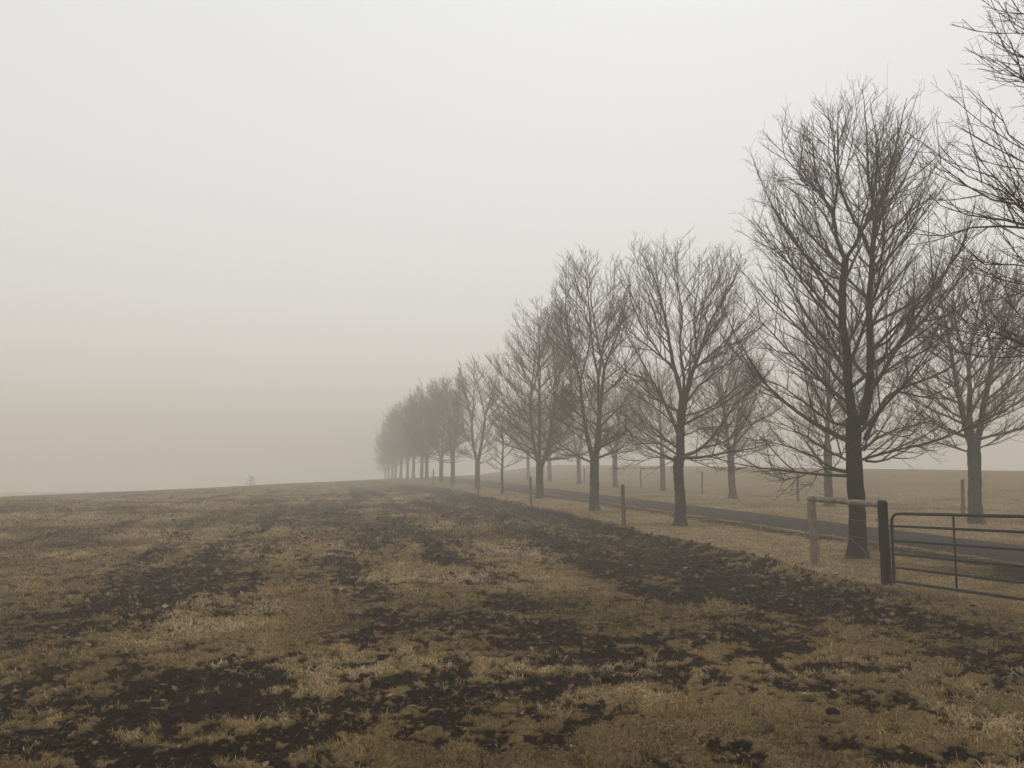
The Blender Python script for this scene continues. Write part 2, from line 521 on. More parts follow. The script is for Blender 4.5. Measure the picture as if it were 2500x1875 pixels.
def at_t(P, D, R, ids, t):
    K = P.shape[1] - 1
    x = np.clip(t, 0, 0.9999) * K
    k = x.astype(int); f = (x - k)[:, None]
    return P[ids, k] * (1 - f) + P[ids, k + 1] * f, norm(D[ids, k] * (1 - f) + D[ids, k + 1] * f), R[ids, k] * (1 - f[:, 0]) + R[ids, k + 1] * f[:, 0]

def side_dirs(d, ang, phi):
    u = np.cross(d, UPV); bad = np.linalg.norm(u, axis=1) < 0.15
    u[bad] = np.cross(d[bad], [1.0, 0, 0]); u = norm(u); w = np.cross(u, d)
    return np.cos(ang)[:, None] * d + np.sin(ang)[:, None] * (np.cos(phi)[:, None] * u + np.sin(phi)[:, None] * w)

def spawn(P, D, R, L, per_m, t0, t1, ang, angj, rng, planar=0.5, lift=0.15):
    """side shoot origins along each parent, alternating sides"""
    n = np.maximum(1, np.round(L * per_m * rng.uniform(.8, 1.2, len(L)))).astype(int)
    ids = np.repeat(np.arange(len(L)), n)
    first = np.concatenate([[0], np.cumsum(n)[:-1]])
    k = np.arange(len(ids)) - first[ids]
    t = t0 + (t1 - t0) * (k + rng.uniform(0.1, 0.9, len(ids))) / n[ids]
    p, d, r = at_t(P, D, R, ids, t)
    phi = np.where((k + ids) % 2 == 0, 0, math.pi) + rng.normal(0, planar, len(ids))
    dd = side_dirs(d, rng.normal(ang, angj, len(ids)), phi) + lift * UPV
    return ids, t, p, norm(dd), r

# main forks and limbs of the three nearest trees, in metres from the trunk foot
TWIN_STEMS = (
(((0.04,0.00,2.44),(-0.01,0.01,2.72),(-0.05,0.03,3.07),(-0.05,0.04,3.48),(-0.06,0.06,3.95),(-0.10,0.08,4.47),(-0.03,0.10,5.31),(0.01,0.12,5.66)),0.100,0.062),
(((0.14,-0.00,2.44),(0.23,-0.01,2.72),(0.32,-0.02,3.12),(0.35,-0.03,3.48),(0.37,-0.04,3.91),(0.35,-0.05,4.50),(0.42,-0.06,5.27),(0.44,-0.07,5.58),(0.52,-0.08,6.08),(0.57,-0.10,6.47),(0.72,-0.11,6.86),(0.85,-0.12,7.30),(1.01,-0.14,7.91),(1.19,-0.15,8.69)),0.105,0.005),
(((-0.04,0.00,5.60),(-0.15,0.06,5.96),(-0.18,0.13,6.46),(-0.30,0.22,6.83),(-0.39,0.31,7.18),(-0.42,0.40,7.66),(-0.40,0.50,8.33)),0.050,0.004),
(((-0.24,-0.00,6.39),(-0.20,-0.08,6.74),(-0.18,-0.17,7.10),(-0.27,-0.28,7.45),(-0.33,-0.40,8.20)),0.034,0.004),
(((-0.03,0.00,5.57),(0.17,0.04,5.87),(0.36,0.09,6.18),(0.58,0.15,6.65),(0.70,0.22,7.23),(0.77,0.28,7.94),(0.71,0.35,8.92)),0.046,0.004),
(((0.46,-0.00,5.63),(0.34,-0.05,5.93),(0.22,-0.11,6.12),(0.04,-0.18,6.39),(-0.14,-0.26,6.73),(-0.22,-0.33,7.04),(-0.27,-0.42,7.56),(-0.26,-0.50,8.42)),0.046,0.004),
(((0.62,0.00,6.48),(0.54,0.08,6.89),(0.53,0.17,7.35),(0.59,0.28,8.08),(0.60,0.40,9.12)),0.034,0.004),
)
TWIN_LIMBS = (
(((0.21,-0.00,2.16),(0.43,-0.06,2.64),(0.62,-0.13,2.98),(0.78,-0.22,3.09),(1.09,-0.31,3.20),(1.43,-0.40,3.34),(1.76,-0.50,3.57),(2.01,-0.60,3.86)),0.060),
(((0.81,-0.00,3.08),(1.00,-0.17,3.01),(1.19,-0.39,2.94),(1.46,-0.64,3.07),(1.72,-0.90,3.26)),0.024),
(((0.41,0.00,3.28),(0.86,0.13,3.55),(1.47,0.30,3.85),(2.10,0.50,4.12),(2.66,0.70,4.52)),0.030),
(((0.41,-0.00,3.84),(0.65,-0.15,4.00),(0.93,-0.35,4.45),(1.21,-0.57,4.76),(1.48,-0.80,5.15)),0.036),
(((0.39,0.00,4.29),(0.84,0.11,4.55),(1.23,0.26,4.77),(1.86,0.42,5.22),(2.40,0.60,5.80)),0.040),
(((0.57,0.00,6.05),(0.87,0.13,6.19),(1.30,0.30,6.53),(1.82,0.50,7.19),(2.20,0.70,7.99)),0.028),
(((0.49,-0.00,5.29),(0.63,-0.11,5.68),(0.81,-0.26,6.10),(1.05,-0.42,6.36),(1.28,-0.60,6.72)),0.034),
(((-0.13,0.00,3.17),(-0.44,0.07,3.59),(-0.82,0.17,4.20),(-1.16,0.27,4.61),(-1.53,0.38,5.05),(-1.83,0.50,5.46)),0.042),
(((-0.09,-0.00,3.48),(-0.45,-0.10,3.80),(-0.74,-0.23,4.01),(-1.13,-0.38,4.47),(-1.54,-0.54,4.76),(-1.81,-0.70,5.08)),0.030),
(((-0.05,-0.00,2.44),(-0.45,-0.13,2.48),(-0.81,-0.30,2.70),(-1.16,-0.49,2.91),(-1.66,-0.69,3.16),(-2.15,-0.90,3.28)),0.036),
(((-0.03,0.00,1.58),(-0.26,0.13,1.61),(-0.47,0.30,1.73),(-0.86,0.49,1.99),(-1.26,0.69,2.13),(-1.78,0.90,2.21)),0.032),
(((-0.04,-0.00,1.51),(-0.34,-0.14,1.59),(-0.71,-0.33,1.64),(-1.23,-0.54,1.49),(-1.59,-0.77,1.47),(-2.04,-1.00,1.57)),0.020),
(((-0.03,-0.00,1.73),(-0.41,-0.09,1.91),(-0.90,-0.22,2.16),(-1.38,-0.35,2.40),(-1.91,-0.50,2.54)),0.030),
(((-0.05,0.00,2.56),(-0.27,0.17,2.98),(-0.41,0.39,3.29),(-0.67,0.64,3.76),(-1.00,0.90,4.04)),0.032),
(((-0.11,0.00,3.68),(-0.22,0.21,4.05),(-0.30,0.49,4.73),(-0.43,0.80,5.36)),0.030),
(((-0.17,-0.00,5.21),(-0.48,-0.11,5.31),(-0.93,-0.26,5.64),(-1.36,-0.42,5.77),(-1.77,-0.60,6.08)),0.028),
(((-0.17,0.00,5.49),(-0.37,0.13,5.92),(-0.49,0.30,6.45),(-0.78,0.50,7.06),(-0.89,0.70,7.26)),0.028),
(((-0.27,-0.00,6.52),(-0.51,-0.08,6.84),(-0.85,-0.17,7.02),(-1.17,-0.28,7.06),(-1.55,-0.40,7.08)),0.022),
(((-0.39,0.00,6.73),(-0.55,0.09,7.00),(-0.86,0.22,7.42),(-1.02,0.35,7.80),(-0.99,0.50,8.61)),0.022),
(((0.20,0.00,1.78),(0.53,0.12,1.76),(0.85,0.27,1.86),(1.32,0.43,2.04),(1.80,0.61,2.10),(2.30,0.80,2.06)),0.028),
(((0.18,-0.00,1.96),(0.42,-0.17,2.21),(0.70,-0.39,2.37),(0.95,-0.64,2.43),(1.18,-0.90,2.52)),0.022),
(((0.21,-0.00,2.01),(0.30,-0.12,2.31),(0.43,-0.27,2.30),(0.79,-0.43,2.22),(0.91,-0.61,2.39),(0.96,-0.80,2.83)),0.020),
)
OVAL_STEMS = (
(((0.05,0.00,1.77),(0.05,0.00,2.37),(0.09,0.00,3.02),(0.17,0.00,3.57)),0.135,0.115),
(((0.13,0.00,3.46),(0.01,0.04,4.01),(-0.10,0.09,4.51),(-0.20,0.14,5.24),(-0.30,0.20,5.87),(-0.43,0.27,6.56),(-0.69,0.33,7.32),(-0.89,0.40,7.94)),0.080,0.005),
(((0.18,-0.00,3.51),(0.14,-0.09,4.22),(0.05,-0.20,4.97),(0.11,-0.33,5.78),(-0.04,-0.46,6.58),(-0.12,-0.60,7.59)),0.050,0.005),
(((0.23,-0.00,3.57),(0.44,-0.03,4.28),(0.63,-0.08,4.77),(0.82,-0.13,5.42),(1.18,-0.18,6.08),(1.51,-0.24,6.62),(1.72,-0.30,7.17)),0.072,0.005),
(((0.44,0.00,4.25),(0.57,0.11,5.02),(0.56,0.26,5.88),(0.73,0.42,6.77),(0.84,0.60,7.67)),0.040,0.005),
)
OVAL_LIMBS = (
(((0.00,0.00,2.48),(-0.25,0.07,3.13),(-0.60,0.17,3.91),(-0.91,0.27,4.53),(-1.27,0.38,5.22),(-1.58,0.50,5.92)),0.058),
(((-0.62,-0.00,3.90),(-0.98,-0.15,4.05),(-1.44,-0.35,4.19),(-1.89,-0.57,4.70),(-2.02,-0.80,5.10)),0.026),
(((0.15,0.00,1.91),(0.61,0.06,2.12),(1.01,0.13,2.48),(1.37,0.22,2.98),(1.80,0.31,3.48),(2.39,0.40,3.99),(2.88,0.50,4.51)),0.066),
(((0.59,-0.00,2.12),(1.26,-0.17,2.31),(1.75,-0.39,2.68),(2.32,-0.64,2.98),(2.73,-0.90,3.39)),0.030),
(((-0.01,0.00,1.91),(-0.41,0.17,2.21),(-0.92,0.39,2.38),(-1.55,0.64,2.55),(-2.02,0.90,2.67)),0.036),
(((0.01,-0.00,1.72),(-0.60,-0.29,1.88),(-1.20,-0.68,1.77),(-1.83,-1.10,1.82)),0.018),
(((0.01,-0.00,1.55),(-0.17,-0.09,1.45),(-0.27,-0.20,1.61)),0.014),
(((0.06,-0.00,2.64),(-0.46,-0.17,3.06),(-1.13,-0.39,3.48),(-1.75,-0.64,3.84),(-2.09,-0.90,4.34)),0.032),
(((0.17,-0.00,3.02),(0.75,-0.13,3.18),(1.36,-0.30,3.60),(1.97,-0.50,4.17),(2.30,-0.70,4.79)),0.034),
(((0.21,0.00,3.35),(0.72,0.13,3.96),(1.43,0.30,4.48),(2.12,0.50,5.30),(2.54,0.70,6.07)),0.040),
(((0.47,0.00,4.34),(1.06,0.13,4.68),(1.79,0.31,5.61),(2.27,0.50,6.61)),0.034),
(((0.70,-0.00,4.89),(1.07,-0.16,5.70),(1.42,-0.37,6.71),(1.43,-0.60,7.26)),0.024),
(((-0.05,-0.00,4.23),(-0.52,-0.09,4.77),(-1.08,-0.22,5.63),(-1.36,-0.35,6.43),(-1.32,-0.50,7.12)),0.036),
(((-0.22,0.00,5.22),(-0.57,0.16,5.81),(-0.80,0.37,6.75),(-1.15,0.60,7.55)),0.026),
(((0.10,-0.00,1.88),(0.38,-0.21,1.77),(0.74,-0.49,1.82),(0.98,-0.80,1.51)),0.018),
(((0.05,0.00,2.20),(-0.61,0.27,2.48),(-1.21,0.61,2.94),(-1.72,1.00,3.42)),0.024),
(((0.16,0.00,2.48),(0.77,0.27,2.70),(1.53,0.61,2.77),(2.43,1.00,3.25)),0.024),
)
EDGE_LIMBS = (
(((0.00,0.00,3.85),(-0.82,0.33,4.03),(-1.65,0.65,4.27),(-2.35,0.91,4.54),(-2.60,1.01,4.65),(-2.80,1.10,4.80),(-2.99,1.20,5.00),(-3.16,1.30,5.39)),0.046),
(((0.00,0.00,2.38),(-1.14,-0.20,2.80),(-2.29,-0.39,3.40),(-3.27,-0.55,4.08),(-3.44,-0.59,4.21),(-3.63,-0.64,4.20),(-3.82,-0.69,4.29),(-4.01,-0.73,4.50),(-4.16,-0.78,4.60)),0.035),
(((0.00,0.00,3.82),(-0.95,0.13,3.91),(-1.90,0.26,4.03),(-2.71,0.36,4.16),(-2.89,0.40,4.19),(-3.11,0.43,4.19),(-3.31,0.46,4.16),(-3.53,0.49,4.11),(-3.82,0.52,4.20)),0.054),
(((0.00,0.00,3.45),(-0.79,0.39,3.68),(-1.58,0.78,4.01),(-2.25,1.09,4.38),(-2.42,1.19,4.48),(-2.58,1.28,4.54),(-2.80,1.37,4.59),(-2.98,1.47,4.76),(-3.15,1.56,4.98)),0.041),
(((0.00,0.00,2.76),(-1.14,-0.20,3.10),(-2.29,-0.39,3.57),(-3.27,-0.55,4.12),(-3.50,-0.62,4.26),(-3.71,-0.70,4.42),(-3.91,-0.78,4.61)),0.032),
(((0.00,0.00,3.48),(-0.81,0.33,3.87),(-1.63,0.65,4.42),(-2.33,0.91,5.05),(-2.44,1.01,5.17),(-2.58,1.10,5.26),(-2.68,1.20,5.49),(-2.79,1.30,5.60)),0.035),
(((0.00,0.00,3.24),(-1.17,-0.26,3.57),(-2.35,-0.52,4.03),(-3.35,-0.73,4.56),(-3.53,-0.83,4.66),(-3.69,-0.94,4.78),(-3.77,-1.04,4.80)),0.032),
(((0.00,0.00,3.40),(-1.19,-0.26,3.42),(-2.39,-0.52,3.45),(-3.41,-0.73,3.48),(-3.72,-0.83,3.47),(-3.94,-0.94,3.51),(-4.13,-1.04,3.61)),0.030),
(((0.00,0.00,2.97),(-0.88,0.26,3.14),(-1.76,0.52,3.37),(-2.52,0.73,3.64),(-2.78,0.83,3.74),(-2.99,0.94,3.84),(-3.11,1.04,4.02)),0.035),
(((0.00,0.00,1.60),(-0.93,0.20,2.00),(-1.86,0.39,2.56),(-2.65,0.55,3.21),(-2.73,0.62,3.39),(-2.83,0.70,3.57),(-2.94,0.78,3.70)),0.032),
(((0.00,0.00,2.10),(-1.13,-0.13,2.28),(-2.26,-0.26,2.53),(-3.23,-0.36,2.82),(-3.50,-0.42,2.91),(-3.65,-0.47,3.01),(-3.82,-0.52,3.18)),0.041),
(((0.00,0.00,2.08),(-0.78,0.45,2.33),(-1.55,0.91,2.68),(-2.21,1.27,3.08),(-2.48,1.46,3.26),(-2.67,1.64,3.39),(-2.78,1.82,3.69)),0.035),
(((0.00,0.00,1.90),(-0.96,0.13,2.36),(-1.91,0.26,3.00),(-2.73,0.36,3.74),(-2.79,0.42,3.97),(-2.94,0.47,4.17),(-3.02,0.52,4.33)),0.030),
(((0.00,0.00,4.86),(-0.92,0.13,5.08),(-1.83,0.26,5.39),(-2.62,0.36,5.74),(-2.78,0.42,5.82),(-2.91,0.47,5.88),(-3.01,0.52,5.92)),0.022),
(((0.00,0.00,4.46),(-1.08,-0.13,4.68),(-2.16,-0.26,4.99),(-3.09,-0.36,5.35),(-3.22,-0.42,5.40),(-3.36,-0.47,5.46),(-3.53,-0.52,5.55)),0.024),
(((0.00,0.00,4.74),(-0.88,0.20,5.00),(-1.75,0.39,5.37),(-2.51,0.55,5.79),(-2.57,0.62,5.83),(-2.65,0.70,5.88),(-2.73,0.78,5.95)),0.019),
(((0.00,0.00,5.31),(-1.04,-0.07,5.40),(-2.07,-0.13,5.53),(-2.96,-0.18,5.68),(-3.05,-0.21,5.70),(-3.19,-0.23,5.76),(-3.33,-0.26,5.85)),0.024),
(((0.00,0.00,4.50),(-0.94,0.07,4.95),(-1.89,0.13,5.59),(-2.70,0.18,6.32),(-2.79,0.22,6.43),(-2.84,0.26,6.52)),0.030),
(((0.00,0.00,5.66),(-0.86,0.20,5.88),(-1.72,0.39,6.19),(-2.46,0.55,6.54),(-2.58,0.62,6.60),(-2.67,0.70,6.65),(-2.74,0.78,6.76)),0.019),
(((0.00,0.00,5.00),(-1.11,-0.20,5.19),(-2.22,-0.39,5.46),(-3.17,-0.55,5.77),(-3.31,-0.62,5.72),(-3.45,-0.70,5.65),(-3.63,-0.78,5.63)),0.019),
)

def smooth_path(pts, K, rng=None, jit=0.0):
    """a path of K+1 even points through pts (Catmull-Rom)"""
    p = np.array(pts, float)
    q = np.vstack([2 * p[0] - p[1], p, 2 * p[-1] - p[-2]])
    u = np.linspace(0, 1, 12, endpoint=False)[:, None]
    out = []
    for i in range(len(p) - 1):
        a, b, c, d = q[i:i + 4]
        out.append(.5 * (2 * b + (c - a) * u + (2 * a - 5 * b + 4 * c - d) * u ** 2 + (3 * b - a - 3 * c + d) * u ** 3))
    f = np.vstack(out + [p[-1:]])
    s = np.concatenate([[0], np.cumsum(np.linalg.norm(np.diff(f, axis=0), axis=1))])
    w = np.linspace(0, s[-1], K + 1)
    r = np.stack([np.interp(w, s, f[:, k]) for k in range(3)], 1)
    if rng is not None: r[1:] += rng.normal(0, jit, (K, 3))
    d = np.gradient(r, axis=0)
    return r, norm(d), s[-1]

def tree_meshes(name, seed, H, Rmax, r0, fork, n_lead=2, lean=0.22, dens=1.0, twig=0.0042, detail=1.0,
                low=0.75, top=0.45, first=1.35, az0=0.0, sag=0.5, shoots=0, bark='bark', stems=None, limbs=None, depthwise=1.0):
    """returns (trunk mesh, crown mesh). low/top shape the crown outline, first = height of the lowest limb"""
    rng = np.random.default_rng(seed)
    ph = rng.uniform(0, 6.28, 3)
    zs = np.array([first - .6, first, first + .25 * (H - first), first + .55 * (H - first), first + .78 * (H - first), H - .25, H + .3])
    rs = np.array([low * .9, low, 1.0, .97, .74, top * .62, .0]) * Rmax
    def env(p):
        az = np.arctan2(p[..., 1], p[..., 0])
        wob = 1 + 0.10 * np.sin(2 * az + ph[0]) + 0.08 * np.sin(3 * az + ph[1] + p[..., 2])
        return np.hypot(p[..., 0], p[..., 1]) < np.interp(p[..., 2], zs, rs) * wob
    TV, TF, CV, CF = [], [], [], []
    nb = [0, 0]
    def add(which, P, R, sides, rough=None):
        v, f = tubes(P, R, sides, rough=rough)
        (TV, CV)[which].append(v); (TF, CF)[which].append(f + nb[which]); nb[which] += len(v)
    # trunk below the fork
    K = 26
    z = np.linspace(-0.25, fork, K + 1)
    P = np.zeros((1, K + 1, 3)); P[0, :, 2] = z
    P[0, :, 0] = np.cumsum(rng.normal(0, .006, K + 1)); P[0, :, 1] = np.cumsum(rng.normal(0, .006, K + 1))
    P[0, :, :2] -= P[0, 5, :2]
    R = (r0 * (1 - 0.10 * np.clip(z, 0, None) / fork) + r0 * 0.55 * np.exp(-np.clip(z + .02, 0, None) / 0.14))[None]
    R = R * (1 + 0.05 * np.exp(-((z - first) / .25) ** 2))
    S = 20
    a = np.arange(S) * 2 * math.pi / S
    rough = 1 + 0.035 * rng.normal(0, 1, (1, K + 1, S)) + 0.09 * np.sin(5 * a + ph[2])[None, None, :] * np.exp(-np.clip(z, 0, None) / .4)[None, :, None]
    add(0, P, R, S, rough)
    D = np.zeros_like(P); D[:, :, 2] = 1
    axes = [(P, D, R, np.array([fork]), max(0.0, (first + .25) / (fork + .25)), 1.0)]
    tips = []
    def leader(p, d, L, r, depth):
        K = 18
        P, D = march(p[None], d[None], L, K, 0.75, 0.13, rng)
        f = np.linspace(0, 1, K + 1)
        last = depth == 0
        R = (r * (1 - (0.92 if last else 0.42) * f ** 0.9))[None]
        R = np.maximum(R, twig)
        add(0, P, R, 10, 1 + 0.04 * rng.normal(0, 1, (1, K + 1, 10)))
        axes.append((P, D, R, np.array([L]), 0.06, 0.97))
        if not last:
            e, de, re = P[0, -1], D[0, -1], R[0, -1]
            a0 = rng.uniform(0, 6.28)
            for q in range(2):
                aa = a0 + q * math.pi + rng.normal(0, .3)
                dd = norm(de + rng.uniform(.22, .40) * np.array([math.cos(aa), math.sin(aa), 0]))
                leader(e - de * 0.04, dd, (H - e[2]) * rng.uniform(.86, 1.0), re * rng.uniform(.72, .88), depth - 1)
    e = P[0, -1]
    for pts, ra, rb in (stems or ()):
        K = 20
        Q, Dq, Lq = smooth_path(pts, K, rng, .006)
        f = np.linspace(0, 1, K + 1)
        R = np.maximum(.88 * ra + (rb - .88 * ra) * f ** .85, twig)[None]
        add(0, Q[None], R, 12, 1 + 0.045 * rng.normal(0, 1, (1, K + 1, 12)))
        axes.append((Q[None], Dq[None], R, np.array([Lq]), 0.08, 0.97))
    for q in range(0 if stems else n_lead):
        if n_lead == 1:
            dd = np.array([rng.normal(0, .04), rng.normal(0, .04), 1]); r = r0 * .88; off = np.zeros(3)
        else:
            aa = az0 + q * 2 * math.pi / n_lead + rng.normal(0, .15)
            hv = np.array([math.cos(aa), math.sin(aa), 0])
            dd = norm(UPV + lean * 1.25 * rng.uniform(.8, 1.2) * hv); r = r0 * (.68 if n_lead == 2 else .56) * rng.uniform(.92, 1.05); off = hv * r0 * .38
        first_len = (H - fork) * rng.uniform(.36, .48)
        leader(e + off - UPV * 0.18, dd, first_len, r, 1)
    # limbs from trunk top and leaders
    p_, d_, r_, s_ = [], [], [], []
    g = rng.uniform(0, 6.28)
    for (P, D, R, L, t0, t1) in axes:
        span = float(L[0]) * (t1 - t0) if t0 > .2 else float(L[0])
        n = max(2, int(round(span * (7.0 if t0 > .2 else 4.2) * dens)))
        for k in range(n):
            t = t0 + (t1 - t0) * (k + rng.uniform(0.2, .8)) / n
            p, d, r = at_t(P, D, R, np.array([0]), np.array([t]))
            p, d, r = p[0], d[0], r[0]
            g += 2.39996 + rng.normal(0, .35)
            hv = np.array([math.cos(g) * depthwise, math.sin(g), 0]); hv /= np.linalg.norm(hv)
            outv = np.array([p[0], p[1], 0]); on = np.linalg.norm(outv)
            if on > .12 and np.dot(outv / on, hv) < -0.25: hv = hv + 1.2 * outv / on; hv = hv / max(np.linalg.norm(hv), .2)
            h = np.clip((p[2] - first) / (H - first), 0, 1)
            el = math.radians(np.interp(h, [0, .12, .35, .7, 1], [13, 24, 37, 47, 58]) + rng.normal(0, 7))
            p_.append(p); d_.append(hv * math.cos(el) + UPV * math.sin(el)); s_.append(h)
            r_.append(min(r * .62, (0.50 - .22 * h) * r0) * rng.uniform(.55, 1.0))
    p_, d_, r_, s_ = map(np.array, (p_, d_, r_, s_))
    Kp = 60
    trop = np.interp(s_, [0, .2, .6, 1], [.38, .45, .55, .55])
    st = rng.bit_generator.state
    MX = max(4.5, Rmax * 1.6)
    Pp, _ = march(p_, d_, np.full(len(p_), MX), Kp, trop * MX / 3.0, 0.0, rng, sag * .9)
    ins = env(Pp)
    ok = np.cumprod(ins[:, 4:], 1).sum(1) + 4
    L = np.maximum(ok / Kp * MX, .35) * rng.uniform(.78, 1.08, len(p_))
    K = 12
    P1, D1 = march(p_, d_, L, K, trop * L / 3.0, 0.13, rng, sag * .8 * (L / 2.5).clip(.3, 1.2).mean())
    f = np.linspace(0, 1, K + 1)
    r_ = np.minimum(r_, (0.0065 + 0.0095 * L) * rng.uniform(.75, 1.35, len(L)) * (1 + 1.1 * (rng.uniform(0, 1, len(L)) < .12)))
    R1 = np.maximum(r_[:, None] * (1 - f[None] ** .85) + twig * 1.1, twig)
    if limbs:
        Pq, Dq, Rq, Lq = [], [], [], []
        for pts, ra in limbs:
            a, b, c = smooth_path(pts, K, rng, .011)
            Pq.append(a); Dq.append(b); Lq.append(c); Rq.append(np.maximum(.76 * ra * (1 - f ** .85) + twig * 1.1, twig))
        P1 = np.concatenate([P1, np.array(Pq)]); D1 = np.concatenate([D1, np.array(Dq)])
        R1 = np.concatenate([R1, np.array(Rq)]); L = np.concatenate([L, np.array(Lq)])
    add(1, P1, R1, 8)
    # second order
    ids, t, p, d, r = spawn(P1, D1, R1, L, 4.5 * dens ** .5, .08, .97, math.radians(34), .15, rng, .75, .10)
    L2 = (0.34 + 0.58 * L[ids] * (1 - t * .80)) * rng.uniform(.30, 1.2, len(ids))
    L2 = np.minimum(L2, 1.75)
    E = p + d * L2[:, None]
    L2 = np.where(env(E / np.array([1.06, 1.06, 1.0])), L2, L2 * .72)
    K = 7
    P2, D2 = march(p, d, L2, K, .36 * L2.clip(.3, 1.2), .115, rng)
    f = np.linspace(0, 1, K + 1)
    r2 = np.minimum(r * .62, .0035 + .0065 * L2)
    R2 = np.maximum(r2[:, None] * (1 - f[None] ** .9) + twig, twig * .95)
    add(1, P2, R2, 5)
    # twigs
    ids, t, p, d, r = spawn(P2, D2, R2, L2, 6.4 * detail, .12, .97, math.radians(37), .17, rng, .8, .10)
    L3 = (0.10 + .42 * L2[ids] * (1 - .7 * t)) * rng.uniform(.5, 1.15, len(ids))
    L3 = np.minimum(L3, .60)
    K = 4
    P3, D3 = march(p, d, L3, K, .22, .11, rng)
    f = np.linspace(0, 1, K + 1)
    R3 = np.maximum(np.minimum(r * .75, twig * 1.45)[:, None] * (1 - .45 * f[None]), twig * .62)
    add(1, P3, R3, 3)
    # spurs at the ends of everything
    for (Px, Dx, Rx, Lx, dn) in ((P3, D3, R3, L3, 7.0 * detail), (P1, D1, R1, L, 2.0)):
        ids, t, p, d, r = spawn(Px, Dx, Rx, Lx, dn, .35, 1.0, math.radians(42), .2, rng, .9, .1)
        L4 = rng.uniform(.05, .20, len(ids))
        P4, D4 = march(p, d, L4, 2, .12, .12, rng)
        R4 = np.full((len(ids), 3), twig * .72) * np.array([1, .85, .7])
        add(1, P4, R4, 3)
    # water shoots standing above the crown
    if shoots:
        up = np.where(P1[:, -1, 2] > H * .80)[0]
        pick = rng.choice(up, min(shoots, len(up)), replace=False)
        q = P1[pick, -2]
        P5, D5 = march(q, norm(D1[pick, -2] * .3 + UPV), rng.uniform(.5, 1.0, len(pick)), 6, .2, .05, rng)
        add(1, P5, np.full((len(pick), 7), twig * .8) * np.linspace(1, .6, 7), 4)
    tm = mesh_arrays(name + "_trunk", np.vstack(TV), [np.vstack(TF)], True)
    cm = mesh_arrays(name + "_crown", np.vstack(CV), [np.vstack(CF)], True)
    tm.materials.append(M[bark]); cm.materials.append(M['twig'])
    return tm, cm

def plant(meshes, s, t, rz, label, group, sc=1.0, name="bare_tree"):
    x, y = world_xy(s, t)
    root = empty(name, (x, y, h1(x, y)), rz)
    root.scale = (sc, sc, sc)
    for nm, me in zip(("trunk", "crown"), meshes):
        o = bpy.data.objects.new(nm, me); C.objects.link(o); o.parent = root
    return tag(root, label, "tree", group)

